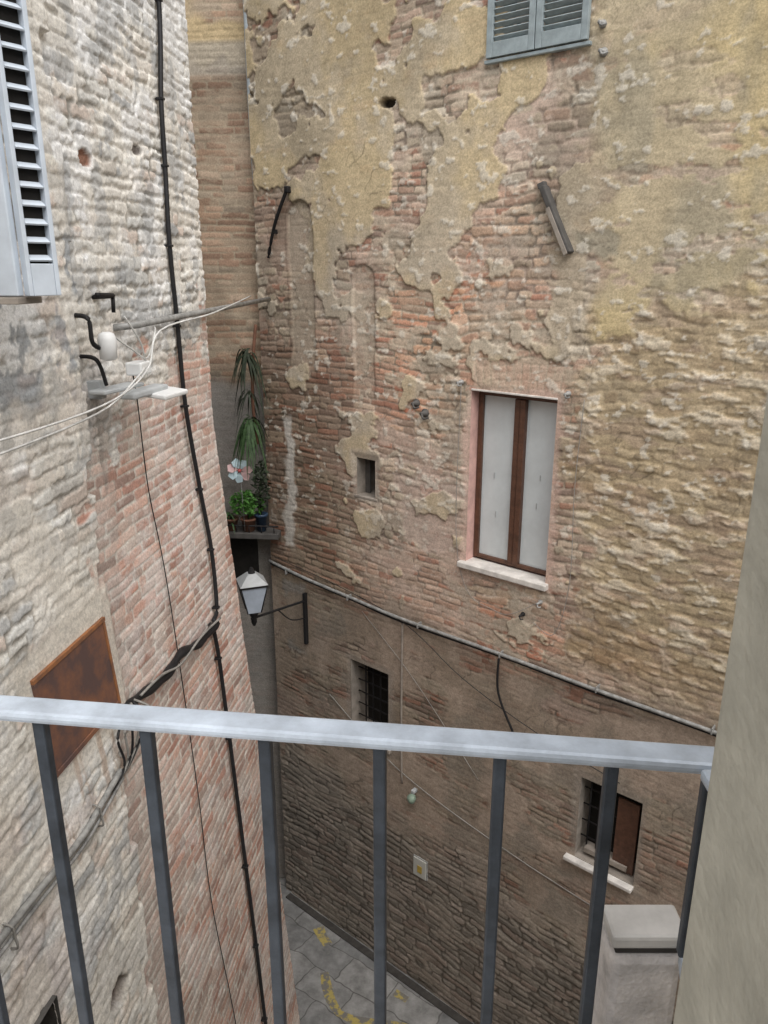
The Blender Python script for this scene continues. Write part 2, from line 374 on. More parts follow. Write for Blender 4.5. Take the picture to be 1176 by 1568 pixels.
box('frame_t',house,(wx0+0.046,y0+0.001,wz1-0.045),(wx1-0.041,y0+0.06,wz1),M_wood)
box('frame_b',house,(wx0+0.046,y0+0.001,wz0),(wx1-0.041,y0+0.06,wz0+0.035),M_wood)
xm=(wx0+wx1)/2+0.015
box('stile_l',house,(xm-0.055,y0-0.012,wz0+0.036),(xm-0.002,y0+0.05,wz1-0.046),M_wood,0.006)
box('stile_r',house,(xm+0.002,y0-0.022,wz0+0.036),(xm+0.052,y0+0.05,wz1-0.046),M_wood,0.006)
box('panel_l',house,(wx0+0.045,y0+0.028,wz0+0.035),(xm-0.05,y0+0.04,wz1-0.045),M_panel,0)
box('panel_r',house,(xm+0.05,y0+0.028,wz0+0.035),(wx1-0.04,y0+0.04,wz1-0.045),M_panel,0)
for k,(xx_,zz_) in enumerate([(wx0+0.17,6.1),(xm+0.2,6.15),(wx0+0.2,5.75),(xm+0.18,5.9)]):
    box('catch_%d'%k,house,(xx_,y0+0.020,zz_),(xx_+0.008,y0+0.027,zz_+0.05),M_lampgrey,0.001)
box('sill',house,(-3.70,-0.065,5.265),(-2.80,0.13,5.318),M_sill,0.008)
box('upper_slip',house,(-3.64,-0.012,6.868),(-2.83,0.02,6.885),M_sill,0.004)
box('slot_sill',house,(-5.0,-0.012,5.672),(-4.69,0.1,5.698),M_grey,0.006)
box('slot_frame',house,(-4.96,0.12,5.70),(-4.90,0.14,6.08),M_lead)
for k in range(4):
    x_=-5.08+0.53*(k+1)/5; tube('grate_v%d'%k,house,[(x_,0.12,2.95),(x_,0.12,3.83)],0.008,M_iron,6)
for k in range(5):
    z_=2.95+0.88*(k+1)/6; tube('grate_h%d'%k,house,[(-5.08,0.12,z_),(-4.55,0.12,z_)],0.007,M_iron,6)
box('lower_sill',house,(-5.12,-0.05,2.90),(-4.5,0.12,2.947),M_grey,0.008)
box('lr_sill',house,(-2.44,-0.07,2.735),(-1.80,0.13,2.772),M_sill,0.008)
box('lr_board',house,(-2.04,0.07,2.80),(-1.85,0.09,3.52),M_wood)
box('lr_shelf',house,(-2.3,0.05,2.82),(-1.9,0.15,2.87),M_grey)
for k in range(3): tube('lr_bar%d'%k,house,[(-2.30+k*0.09,0.1,2.78),(-2.30+k*0.09,0.1,3.62)],0.008,M_iron,6)
for k in range(4): tube('lr_hbar%d'%k,house,[(-2.36,0.1,2.95+k*0.17),(-2.05,0.1,2.95+k*0.17)],0.007,M_iron,6)
def shutter(par,x0,x1,z0,z1,y,m,tag,n):
    t=0.05
    box(tag+'stile_a',par,(x0,y,z0),(x0+t,y+0.035,z1),m)
    box(tag+'stile_b',par,(x1-t,y,z0),(x1,y+0.035,z1),m)
    box(tag+'rail_bot',par,(x0+t+.001,y+.001,z0),(x1-t-.001,y+0.034,z0+0.10),m)
    box(tag+'rail_top',par,(x0+t+.001,y+.001,z1-0.06),(x1-t-.001,y+0.034,z1),m)
    for k in range(n):
        zc=z0+0.10+(z1-z0-0.16)*(k+0.5)/n
        box(tag+'slat_%d'%k,par,(x0+t+.002,y+0.010,zc-0.004),(x1-t-.002,y+0.052,zc+0.004),m,0.001,rot=(R(-38),0,0))
shm=-3.175
box('shutter_back',house,(-3.56,0.0,9.36),(-2.79,0.015,10.78),M_dark,0)
shutter(house,-3.58,shm-0.004,9.34,10.75,-0.06,M_shut,'shutter_left_',28)
shutter(house,shm+0.004,-2.77,9.34,10.75,-0.06,M_shut,'shutter_right_',28)
box('shutter_sill',house,(-3.60,-0.05,9.305),(-2.75,0.05,9.33),M_shut,0.005)
box('cornice',house,(-6.4,-0.10,10.80),(3.1,2.5,10.90),M_terra,0.01)
an=far_frame('iron_wall_anchor')
tube('bar',an,[(-6.10,-0.03,7.96),(-5.95,-0.06,8.27),(-5.77,-0.05,8.58)],0.017,M_iron,6)
box('tip',an,(-5.80,-0.07,8.54),(-5.75,-0.01,8.60),M_iron,0.01)
box('pin',an,(-6.0,-0.06,8.18),(-5.97,0.02,8.22),M_iron,0.004)
an=far_frame('slanted_stone_bracket')
box('slab',an,(-2.940,-0.09,7.93),(-2.895,0.01,8.46),M_lead,0.008,rot=(0,R(-28),0))
box('edge',an,(-2.905,-0.10,7.93),(-2.872,-0.091,8.30),M_grey,0.003,rot=(0,R(-28),0))
box('hook',an,(-3.09,-0.06,8.42),(-3.03,-0.0,8.46),M_lead,0.006,rot=(0,R(-20),0))
def hook(u,z,m=M_iron,s=1.0):
    h_=far_frame('iron_wall_hook')
    lathe('plate',h_,[(0.03*s,0),(0.035*s,-0.02),(0.02*s,-0.035),(0.014*s,-0.08)],m,(u,0.0,z),10,'Y')
    tube('arm',h_,[(u,-0.07,z),(u+0.03*s,-0.09,z-0.03*s),(u+0.07*s,-0.08,z-0.02*s)],0.009*s,m,6)
hook(-4.22,6.70,M_lead,1.1); hook(-4.12,6.62,M_lead,1.2); hook(-3.74,6.93,M_galv,0.7); hook(-2.74,6.93,M_galv,0.7)
hook(-2.68,9.42,M_galv,0.8); hook(-2.66,9.25,M_galv,0.9); hook(-2.86,5.14,M_galv,0.6); hook(-3.02,4.98,M_iron,0.6)

# =================================================================== pipes & wires on far wall
pp=far_frame('service_pipe')
tube('pipe',pp,[(-6.28,-0.05,4.68),(-5.7,-0.055,4.62),(-5.0,-0.055,4.58),(-4.34,-0.055,4.545),(-3.2,-0.055,4.545),(-2.2,-0.055,4.53),(-1.34,-0.055,4.53),(1.0,-0.055,4.50),(2.9,-0.055,4.50)],0.017,M_galv,10)
tube('cable',pp,[(-6.28,-0.03,4.64),(-5.7,-0.035,4.585),(-5.0,-0.035,4.545),(-4.34,-0.035,4.50),(-3.2,-0.035,4.51),(-2.2,-0.035,4.49),(-1.34,-0.035,4.495),(2.9,-0.035,4.46)],0.010,M_cable,6)
for k,x_ in enumerate(np.arange(-6.0,2.8,0.93)):
    zc_=4.535+(0.08 if x_<-5.6 else 0.03 if x_<-4.9 else 0)
    box('clamp_%d'%k,pp,(x_,-0.075,zc_-0.025),(x_+0.012,0.0,zc_+0.03),M_galv,0.003)
vp=far_frame('vertical_conduit')
tube('tube',vp,[(-4.36,-0.018,4.50),(-4.365,-0.018,3.4),(-4.35,-0.018,2.6)],0.011,M_grey,8)
dp=far_frame('sloping_iron_rod')
tube('rod',dp,[(-3.22,-0.05,4.49),(-3.20,-0.06,4.15),(-3.03,-0.05,3.80)],0.011,M_iron,6)
def wire(fr,pts,r,m,name): 
    o=(far_frame if fr=='F' else left_frame)(name); tube('strand',o,pts,r,m,5); return o
wire('F',[(-6.2,-0.04,4.74),(-5.2,-0.05,4.66),(-4.3,-0.05,4.50),(-3.6,-0.05,4.15),(-2.8,-0.05,3.9),(-2.0,-0.05,3.75)],0.004,M_cable,'thin_wire')
wire('F',[(-5.4,-0.02,3.28),(-4.4,-0.02,2.75),(-3.0,-0.02,2.45),(-1.5,-0.02,2.3)],0.005,M_wire,'thin_wire')
wire('F',[(-2.6,-0.02,6.9),(-2.62,-0.03,6.2),(-2.6,-0.03,5.4),(-2.7,-0.04,4.9),(-2.9,-0.05,4.95)],0.003,M_wire,'thin_wire')
wire('F',[(-2.86,-0.05,5.15),(-3.1,-0.08,4.98),(-3.3,-0.05,4.95),(-3.6,-0.03,5.05),(-3.74,-0.03,5.6),(-3.73,-0.03,6.9)],0.003,M_wire,'thin_wire')
wire('F',[(-4.9,-0.02,4.45),(-4.2,-0.02,3.9),(-3.4,-0.02,3.1)],0.003,M_wire,'thin_wire')
sg=far_frame('wall_notice_sign')
box('plate',sg,(-4.17,-0.035,1.53),(-4.0,-0.02,1.76),M_sign,0.004)
box('symbol',sg,(-4.11,-0.041,1.59),(-4.05,-0.036,1.68),M_signy,0.001)
box('border',sg,(-4.18,-0.021,1.52),(-3.99,-0.0,1.77),M_galv,0.003)
gl=far_frame('green_wall_lamp')
lathe('bulb',gl,[(0.01,-0.06),(0.035,-0.04),(0.05,-0.0),(0.045,0.03),(0.02,0.05)],mat('green_glass',(0.25,0.33,0.26),0.3),(-4.17,-0.08,2.53),12)
box('bracket',gl,(-4.19,-0.07,2.585),(-4.15,0.0,2.62),M_lampgrey,0.004)

# =================================================================== street lantern
ln=far_frame('street_lamp')
U0=-5.74
box('wall_bar',ln,(U0-0.018,-0.05,3.80),(U0+0.018,-0.005,4.42),M_iron,0.004)
tube('arm',ln,[(U0,-0.04,4.33),(U0,-0.4,4.36),(U0,-0.80,4.39)],0.014,M_iron,8)
tube('stay',ln,[(U0,-0.04,4.12),(U0,-0.25,4.18),(U0,-0.42,4.35)],0.007,M_iron,6)
lathe('socket',ln,[(0.012,-0.10),(0.03,-0.06),(0.03,0.0),(0.05,0.04),(0.07,0.06)],M_iron,(U0,-0.765,4.40),10)
def frus(name,par,loc,r0,r1,h,m,seg=4,ph=0.25):
    vs=[(r0*math.cos(2*math.pi*(k/seg)+ph),r0*math.sin(2*math.pi*(k/seg)+ph),0) for k in range(seg)]+[(r1*math.cos(2*math.pi*(k/seg)+ph),r1*math.sin(2*math.pi*(k/seg)+ph),h) for k in range(seg)]
    fs=[(k,(k+1)%seg,seg+(k+1)%seg,seg+k) for k in range(seg)]+[tuple(range(seg))[::-1],tuple(range(seg,2*seg))]
    o=mk(name,vs,fs,m,par); o.location=loc
    return o
frus('glass',ln,(U0,-0.765,4.47),0.095,0.185,0.30,M_glass)
frus('rim',ln,(U0,-0.765,4.772),0.205,0.205,0.018,M_iron)
frus('cap',ln,(U0,-0.765,4.792),0.20,0.06,0.10,M_lampgrey)
frus('finial',ln,(U0,-0.765,4.893),0.04,0.015,0.06,M_iron,8)
for k in range(4):
    an_=2*math.pi*k/4+0.25
    tube('rib_%d'%k,ln,[(U0+0.097*math.cos(an_),-0.765+0.097*math.sin(an_),4.47),(U0+0.187*math.cos(an_),-0.765+0.187*math.sin(an_),4.77)],0.007,M_iron,6)

# =================================================================== LEFT HOUSE
lh=left_frame('stone_house')
us=np.concatenate([np.arange(0.2,2.2,0.05),np.arange(2.2,5.96,0.0085)]); zs=np.arange(-0.1,10.8,0.0095)
U,Z=np.meshgrid(us,zs); Zr=np.zeros(U.shape+(3,),dtype=f32)
nb=fbm(U,Z,1.0,0.8,311,4); nm=fbm(U,Z,0.28,0.2,323,5); nf=fbm(U,Z,0.045,0.03,337,4); ns_=fbm(U,Z,0.45,0.45,351,5,0.6)
shade=(0.80+0.40*nf)
pa,ra,rb,rc=masonry(U,Z,0.068,0.24,400,0.009,0.05)
pb,sa,sb,sc_=masonry(U,Z,0.074,0.23,500,0.012,0.075,2.2)
e=(nm-0.5)
sbnd=3.93-0.14*np.clip(7.2-Z,0,3.5)
step=np.floor(Z/0.19).astype(np.int64)
sbnd=sbnd+(hsh(step,np.zeros_like(step),5)-0.5)*0.10
near=ss(0.012,-0.012,U-sbnd)
upper=ss(-0.2,0.2,Z-7.25+e*1.2-(U-5)*0.25)
rubw=np.clip(near*ss(0.30,0.40,nb)+upper,0,1); rubw=ss(0.4,0.6,rubw)
prof=pa*(1-rubw)+pb*rubw; r1=np.where(rubw>0.5,sa,ra); r2=np.where(rubw>0.5,sb,rb); r3=np.where(rubw>0.5,sc_,rc)
redb=pal(r1,[(0.55,0.345,0.28),(0.58,0.395,0.325),(0.51,0.295,0.235),(0.61,0.47,0.41),(0.51,0.40,0.35),(0.44,0.31,0.265)])
whs=pal(r1,[(0.67,0.655,0.61),(0.73,0.72,0.68),(0.56,0.56,0.54),(0.67,0.63,0.57),(0.46,0.465,0.46),(0.62,0.54,0.48),(0.64,0.62,0.58)])
bc=redb*(1-rubw[...,None])+whs*rubw[...,None]
bc=bc*(0.82+0.36*r2)[...,None]
mort=(Zr+C(0.66,0.625,0.565))*shade[...,None]
mort=lerp(mort,mort*0.52,rubw*ss(0.34,0.54,fbm(U,Z,0.3,0.2,357,4)))
col=lerp(mort,bc,prof)
H=prof*(0.010+0.008*r3)*(1-rubw)+prof*rubw*(0.018+0.022*r3)+(nf-0.5)*0.010+(nm-0.5)*0.02+(nb-0.5)*0.05
ww=ss(0.44,0.55,fbm(U,Z,0.30,0.2,361,6,0.68)+0.07*upper+0.02*near-0.0)
wc=lerp(Zr+C(0.80,0.80,0.79),Zr+C(0.74,0.71,0.65),ss(0.4,0.6,ns_))*(0.86+0.28*nf)[...,None]
strength=np.clip(0.34+0.44*upper+0.32*near,0,0.82)
col=lerp(col,wc,ww*strength); H=H*(1-ww*near*0.3)
gs=ss(0.55,0.62,fbm(U,Z,0.20,0.26,371,6,0.6))
col=lerp(col,Zr+C(0.38,0.39,0.395),gs*(0.50*near+0.50*upper+0.10))
pkp=ss(0.55,0.66,fbm(U,Z,0.5,0.3,373,4))*near; col=lerp(col,Zr+C(0.56,0.43,0.37),pkp*0.3)
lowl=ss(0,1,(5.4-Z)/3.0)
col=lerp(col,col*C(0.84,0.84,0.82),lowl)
bg_=ss(0.5,0.6,fbm(U,Z,0.6,0.45,377,5))*near
col=lerp(col,C(0.65,0.61,0.54)*shade[...,None],bg_*0.5); H=H*(1-bg_*0.4)
strip=ss(0.0,0.02,U-sbnd)*ss(0.34,0.30,U-sbnd)*ss(7.6,7.2,Z)
col=lerp(col,lerp(mort*0.7,C(0.45,0.39,0.35)*(0.7+0.6*r2)[...,None]+Zr,prof),strip*0.55)
crk=ss(0.03,0.0,np.abs(U-sbnd-0.012)); col=col*(1-0.35*crk*ss(7.8,7.4,Z))[...,None]
dr=rect(U,Z,3.98,4.12,6.6,7.4,0.03)*ss(0.45,0.6,fbm(U,Z,0.05,0.4,393,3)+0.05); col=lerp(col,Zr+C(0.25,0.23,0.21),dr*0.6)
rs=ss(0.42,0.6,blob(U,Z,4.27,8.42,0.08,0.05)+(nf-0.5)*0.5)
col=lerp(col,Zr+C(0.25,0.10,0.05),rs*0.9); H=H-rs*0.06
rs=ss(0.45,0.6,blob(U,Z,4.95,8.55,0.10,0.035)+(nf-0.5)*0.5); col=lerp(col,Zr+C(0.13,0.11,0.10),rs*0.9); H=H-rs*0.06
hole=ss(0.45,0.6,blob(U,Z,3.13,3.93,0.12,0.10)+(nf-0.5)*0.5); col=lerp(col,Zr+C(0.08,0.045,0.035),hole*0.95); H=H-hole*0.25
H=H*0.36+near*0.045
k=ss(0.16,0.05,np.maximum(np.maximum(2.98-U,U-3.74),np.maximum(5.42-Z,Z-6.03))+(nm-0.5)*0.12)
col=lerp(col,C(0.64,0.60,0.53)*shade[...,None],k*0.75); H=H*(1-k)+0.045*k
rsk=rect(U,Z,3.0,3.72,4.9,5.45,0.05)*ss(0.5,0.62,fbm(U,Z,0.05,0.6,391,3)); col=lerp(col,Zr+C(0.38,0.25,0.17),rsk*0.5)
col=col*(0.92+0.2*fbm(U,Z,0.12,0.9,395,4))[...,None]
holes=[(2.3,2.62,4.0,4.50)]
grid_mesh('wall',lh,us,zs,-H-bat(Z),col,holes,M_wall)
recess('niche',lh,2.3,2.62,4.0,4.5,0.1,M_lead,M_dark,-0.25)
vs=[(0.2,0.12-0.53,-0.2),(5.9,0.12-0.53,-0.2),(5.9,0.12,6.65),(5.9,0.12,10.78),(0.2,0.12,10.78),(0.2,0.12,6.65),(0.2,5,-0.2),(5.9,5,-0.2),(5.9,5,10.78),(0.2,5,10.78)]
fs=[(0,1,2,5),(5,2,3,4),(1,7,8,3,2),(6,0,5,4,9),(7,6,9,8),(4,3,8,9),(0,6,7,1)]
mk('wall_core',vs,fs,M_grey,lh)
vs=[(5.955,-0.52,-0.2),(5.955,0.01,6.65),(5.955,0.01,10.78),(5.955,1.0,10.78),(5.955,1.0,-0.2)]
mk('end_face',vs,[(0,1,2,3,4)],M_grey,lh)
box('cornice',lh,(0.1,-0.12,10.80),(6.05,5,10.90),M_terra,0.01)
def lpt(az,r):
    x=r*math.sin(R(az)); y=r*math.cos(R(az)); dx=x-LLOC[0]; dy=y-LLOC[1]
    return (dx*math.cos(LR)+dy*math.sin(LR), -dx*math.sin(LR)+dy*math.cos(LR))
kx,ky=lpt(-24.2,3.4)
S=empty('open_shutter',lh,(kx,ky,0),0)
zb,zt=7.75,9.6
leaf=empty('plain_leaf',S,(0,0,0),R(90-4))
box('board',leaf,(0.0,0.0,zb),(0.42,0.035,zt),M_shutL,0.005)
lv=empty('louvred_leaf',S,(0,0,0),R(-28))
box('stile_in',lv,(0.0,-0.04,zb),(0.018,-0.002,zt),M_shutL)
box('stile_out',lv,(0.115,-0.04,zb),(0.135,-0.002,zt),M_shutL)
box('rail',lv,(0.019,-0.039,zb),(0.114,-0.003,zb+0.12),M_shutL)
box('backing',lv,(0.018,-0.008,zb+0.12),(0.115,-0.003,zt),M_dark,0)
n=26
for i in range(n):
    zc=zb+0.14+(zt-zb-0.14)*i/n
    box('slat_%d'%i,lv,(0.020,-0.042,zc-0.004),(0.113,-0.008,zc+0.004),M_shutL,0.001,rot=(R(35),0,0))
box('underside',lh,(kx-0.05,ky-0.0,zb-0.03),(kx+0.12,-0.05,zb-0.004),M_grey)

rp_=left_frame('rusty_metal_hatch')
def ly(z): return -batf(z)
def lquad(name,par,s0,s1,z0,z1,off,th,m):
    vs=[]
    for o_ in (off,off+th):
        for (s_,z_) in ((s0,z0),(s1,z0),(s1,z1),(s0,z1)):
            vs.append((s_,ly(z_)-o_,z_))
    return mk(name,vs,[(0,1,2,3)[::-1],(4,5,6,7),(0,1,5,4),(1,2,6,5),(2,3,7,6),(3,0,4,7)],m,par,bevel=0.002)
lquad('panel',rp_,3.03,3.69,5.47,5.96,0.045,0.012,M_rust)
lquad('edge_t',rp_,3.0,3.72,5.962,5.985,0.045,0.018,M_rustedge)
lquad('edge_r',rp_,3.692,3.712,5.44,5.96,0.045,0.018,M_rustedge)
lquad('edge_l',rp_,3.0,3.028,5.44,5.96,0.045,0.018,M_rust)
lquad('edge_b',rp_,3.028,3.692,5.44,5.468,0.045,0.018,M_rust)
def lp_(s_,z_,off=0.04): return (s_,ly(z_)-off,z_)
pc=left_frame('power_cable')
pts=[(5.44,10.75),(5.41,9.48),(5.32,8.9),(5.30,8.5),(5.27,8.0),(5.30,7.47),(5.33,6.9),(5.41,6.25),(5.45,5.75),(5.38,5.29),(5.26,5.20),(5.27,4.9),(5.23,4.2),(5.15,3.0),(5.10,2.2),(5.04,1.43),(5.0,0.4)]
tube('main_cable',pc,[lp_(*q,0.035) for q in pts],0.017,M_cable,8)
for k,q in enumerate(pts[:-1]):
    box('clip_%d'%k,pc,(q[0]-0.020,ly(q[1])-0.055,q[1]-0.008),(q[0]+0.020,ly(q[1])-0.0,q[1]+0.008),M_cable,0.003)
bc_=left_frame('cable_bundle')
tube('bundle',bc_,[lp_(*q,0.055) for q in [(5.28,5.2),(4.9,5.22),(4.6,5.30),(4.3,5.28),(3.93,5.35),(3.7,5.38)]],lambda t:0.03+0.006*math.sin(t*37),M_cable,8)
tube('second',bc_,[lp_(*q,0.085) for q in [(5.3,5.24),(4.9,5.28),(4.5,5.27),(4.2,5.35),(3.9,5.38)]],0.009,M_wire,6)
for k in range(6):
    tube('drop_%d'%k,bc_,[lp_(3.72+0.02*k,5.40,0.08),lp_(3.54+0.06*k,5.32,0.10+0.015*k),lp_(3.56+0.045*k,5.15,0.10),lp_(3.48+0.02*k,5.07,0.08),lp_(3.2,5.05,0.06)],0.008,M_wire if k%2 else M_cable,6)
cd=left_frame('metal_conduit')
tube('tube_a',cd,[lp_(*q,0.07) for q in [(3.55,5.1),(3.3,5.06),(3.04,5.03),(2.5,5.07),(1.5,5.09)]],0.018,M_galv,8)
tube('tube_b',cd,[lp_(*q,0.075) for q in [(3.55,5.05),(3.3,5.01),(3.04,4.985),(2.5,5.02),(1.5,5.04)]],0.010,M_galv,8)
for k,s_ in enumerate((3.25,2.85,2.45)): tube('saddle_%d'%k,cd,[lp_(s_,5.10,0.04),lp_(s_,5.085,0.09),lp_(s_,5.03,0.092),lp_(s_,4.97,0.09),lp_(s_,4.96,0.04)],0.006,M_wire,6)
wire('L',[lp_(*q,0.02) for q in [(4.55,7.3),(4.59,7.07),(4.6,6.5),(4.63,6.0),(4.62,5.4),(4.55,4.2),(4.46,3.29),(4.5,2.2),(4.5,1.0)]],0.004,M_cable,'thin_wire')
tr=empty('iron_tie_rod')
def LW(s_,off,z_):
    return (LLOC[0]+s_*math.cos(LR)+off*math.sin(LR), LLOC[1]+s_*math.sin(LR)-off*math.cos(LR), z_)
tube('rod',tr,[LW(4.40,0.0,7.52),LW(4.5,0.1,7.53),(-1.17,8.15,7.56)],0.021,M_galv,8,False)
fl=left_frame('wall_floodlight')
tube('bracket',fl,[(4.20,-0.0,7.70),(4.18,-0.13,7.71),(3.98,-0.14,7.72)],0.014,M_iron,6)
tube('bracket_v',fl,[(4.18,-0.13,7.71),(4.17,-0.13,7.62)],0.012,M_iron,6)
tube('mount',fl,[(3.90,-0.05,7.62),(3.90,-0.12,7.60),(3.90,-0.13,7.48),(3.97,-0.15,7.44)],0.013,M_iron,6)
lathe('body',fl,[(0.02,-0.09),(0.045,-0.08),(0.05,0.02),(0.04,0.05),(0.02,0.06)],M_white,(3.98,-0.17,7.47),16)
led=left_frame('street_light')
box('arm',led,(3.92,-0.19,7.20),(4.30,-0.08,7.222),M_lampgrey,0.008,rot=(0,0,R(-8)))
box('junction_box',led,(4.26,-0.22,7.26),(4.40,-0.12,7.335),M_white,0.01)
box('housing',led,(4.02,-0.30,7.16),(4.40,-0.20,7.20),M_lampgrey,0.015,rot=(0,0,R(-6)))
box('diffuser',led,(4.20,-0.40,7.14),(4.46,-0.24,7.170),M_white,0.012,rot=(R(6),0,R(-8)))
box('wall_mount',led,(4.02,-0.085,7.16),(4.08,0.0,7.26),M_lampgrey,0.006)
tube('dark_bracket',led,[(3.98,-0.0,7.40),(3.98,-0.10,7.38),(4.02,-0.12,7.24)],0.012,M_iron,6)
for k,pts in enumerate([[LW(1.2,0.25,7.30),LW(2.4,0.3,7.22),LW(3.6,0.3,7.20),LW(4.2,0.28,7.30),LW(4.5,0.25,7.50),LW(5.3,0.3,7.56),(-1.3,7.8,7.60)],
    [LW(1.2,0.22,7.22),LW(2.4,0.27,7.15),LW(3.6,0.27,7.16),LW(4.1,0.25,7.26),LW(4.4,0.2,7.32)],
    [LW(4.0,0.18,7.52),LW(4.2,0.2,7.42),LW(4.4,0.2,7.35),LW(4.65,0.15,7.48),LW(4.8,0.08,7.5)],
    [LW(4.15,0.2,7.6),LW(4.28,0.22,7.45),LW(4.36,0.2,7.34)]]):
    w_=empty('white_cable'); tube('strand',w_,pts,0.0055,M_whitewire,6)

# =================================================================== BACK HOUSE
bh=empty('brick_house',None,(-1.12,8.42,0),R(180-6))
us=np.arange(-0.25,3.2,0.013); zs=np.arange(-0.1,10.8,0.012); U,Z=np.meshgrid(us,zs); Zr=np.zeros(U.shape+(3,),dtype=f32)
nb=fbm(U,Z,0.9,0.8,611,4); nm=fbm(U,Z,0.25,0.2,623,5); nf=fbm(U,Z,0.05,0.035,637,3)
pa,ra,rb,rc=masonry(U,Z,0.066,0.25,700,0.009,0.05)
bc=pal(ra,[(0.37,0.255,0.18),(0.41,0.29,0.21),(0.32,0.215,0.155),(0.44,0.34,0.255),(0.36,0.295,0.225)])*(0.8+0.4*rb)[...,None]
col=lerp(Zr+C(0.40,0.335,0.25),bc,pa)
sm=ss(0.48,0.60,fbm(U,Z,0.3,0.15,661,6,0.62)); col=lerp(col,C(0.41,0.335,0.25)*(0.8+0.4*nf)[...,None],sm*0.7)
col=lerp(col,col*0.75,ss(0.5,0.65,nb))
H=pa*0.005*(1-sm*0.6)+(nm-0.5)*0.014
o_=ss(-0.05,0.05,Z-9.80+(nm-0.5)*0.5); col=lerp(col,C(0.50,0.395,0.24)*(0.8+0.4*nf)[...,None],o_*ss(0.42,0.5,nb+0.08))
b_=rect(U,Z,-1,4,9.66,9.95,0.03); col=lerp(col,C(0.38,0.345,0.29)*(0.85+0.3*nf)[...,None],b_*0.8)
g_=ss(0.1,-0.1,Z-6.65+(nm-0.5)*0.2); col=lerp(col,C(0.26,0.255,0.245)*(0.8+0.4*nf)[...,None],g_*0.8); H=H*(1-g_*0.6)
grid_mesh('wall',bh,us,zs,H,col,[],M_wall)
box('wall_core',bh,(-0.2,-1.0,-0.2),(6,-0.1,10.78),M_grey)
box('cornice',bh,(-0.2,-1.0,10.80),(6,0.12,10.90),M_terra)
box('balcony_slab',bh,(-0.0,0.03,5.00),(1.1,0.42,5.07),M_lead,0.01)
for k in range(8): tube('baluster_%d'%k,bh,[(0.05+k*0.14,0.40,5.07),(0.05+k*0.14,0.40,5.14)],0.006,M_iron,6)
tube('edge_bar',bh,[(0.0,0.40,5.15),(1.1,0.40,5.15)],0.01,M_iron,6)
box('doorway',bh,(0.35,0.012,4.3),(0.80,0.04,4.93),M_dark,0)
box('white_notice',bh,(0.40,0.041,4.1),(0.55,0.06,4.28),M_sill,0.003)
dpip=empty('downpipe'); tube('pipe',dpip,[(-1.28,8.28,10.78),(-1.28,8.28,9.3),(-1.27,8.3,8.6)],0.035,mat('pale_blue_pipe',(0.42,0.47,0.50),0.6),10)

# plants ---------------------------------------------------------
def blades(name,par,c,n,L,wd,droop,m,up=0.4,spread=1.0):
    vs=[];fs=[]
    for i in range(n):
        az=random.uniform(0,6.283); l=L*random.uniform(0.6,1.1); el=random.uniform(up-0.5,up+0.5)
        p=Vector(c)+Vector((random.uniform(-.03,.03),random.uniform(-.03,.03),random.uniform(-0.06,0.06)))
        d_=Vector((math.cos(az)*math.cos(el)*spread,math.sin(az)*math.cos(el)*spread,math.sin(el)))
        sd=Vector((-math.sin(az),math.cos(az),0))*wd
        N=6; b0=len(vs)
        for k in range(N+1):
            t=k/N; q=p+d_*l*t+Vector((0,0,-droop*l*t*t)); ww_=(1-t)**0.6*(0.5+min(t*3,0.5))
            vs+= [q-sd*ww_,q+sd*ww_]
        for k in range(N): fs.append((b0+2*k,b0+2*k+1,b0+2*k+3,b0+2*k+2))
    return mk(name,vs,fs,m,par)
def bush(name,par,c,r,n,m,s=0.03):
    vs=[];fs=[]
    for i in range(n):
        v=Vector((random.gauss(0,1),random.gauss(0,1),random.gauss(0,1))).normalized()*(random.random()**0.4)
        p=Vector(c)+Vector((v.x*r[0],v.y*r[1],v.z*r[2]))
        a=Vector((random.uniform(-1,1),random.uniform(-1,1),random.uniform(-.6,.6))).normalized(); b=a.cross(Vector((random.uniform(-1,1),random.uniform(-1,1),random.uniform(-1,1)))).normalized()
        q=s*random.uniform(.6,1.3); b0=len(vs)
        vs+=[p-a*q,p-b*q*.45,p+a*q,p+b*q*.45]; fs.append((b0,b0+1,b0+2,b0+3))
    return mk(name,vs,fs,m,par)
hp=empty('hanging_plant')
tube('stem',hp,[(-1.36,8.15,6.05),(-1.39,8.13,6.5),(-1.36,8.15,7.0),(-1.33,8.2,7.3)],0.018,M_terra,6)
blades('leaves_top',hp,(-1.42,8.10,7.00),36,0.32,0.018,1.7,M_leafd,0.3,0.8)
blades('leaves_mid',hp,(-1.42,8.10,6.60),16,0.22,0.014,1.6,M_leafd,0.2,0.8)
blades('leaves_low',hp,(-1.42,8.08,6.30),52,0.36,0.020,1.6,M_leaf,0.4,0.75)
def pot(name,c,r,h,m=M_terra,par=None):
    return lathe(name,par,[(r*0.7,0),(r*0.95,h*0.85),(r*1.08,h*0.85),(r*1.08,h),(r*0.9,h),(r*0.88,h*0.9)],m,c,16)
pt=empty('potted_plant'); pot('pot',(-1.50,8.12,5.075),0.085,0.15,M_terra,pt); bush('foliage',pt,(-1.50,8.10,5.40),(0.19,0.14,0.15),380,M_leafb,0.035)
tube('stem',pt,[(-1.5,8.12,5.2),(-1.5,8.1,5.4)],0.01,M_leafd,6)
pt=empty('potted_plant'); pot('pot',(-1.70,8.15,5.075),0.08,0.14,M_terra,pt); blades('foliage',pt,(-1.70,8.14,5.22),30,0.2,0.014,0.9,M_leaf,0.8)
tube('stem',pt,[(-1.7,8.15,5.15),(-1.7,8.15,5.24)],0.01,M_leafd,6)
pt=empty('potted_plant'); pot('pot',(-1.36,8.12,5.075),0.07,0.2,M_blue,pt); bush('foliage',pt,(-1.34,8.10,5.60),(0.10,0.1,0.30),220,M_leafd,0.035)
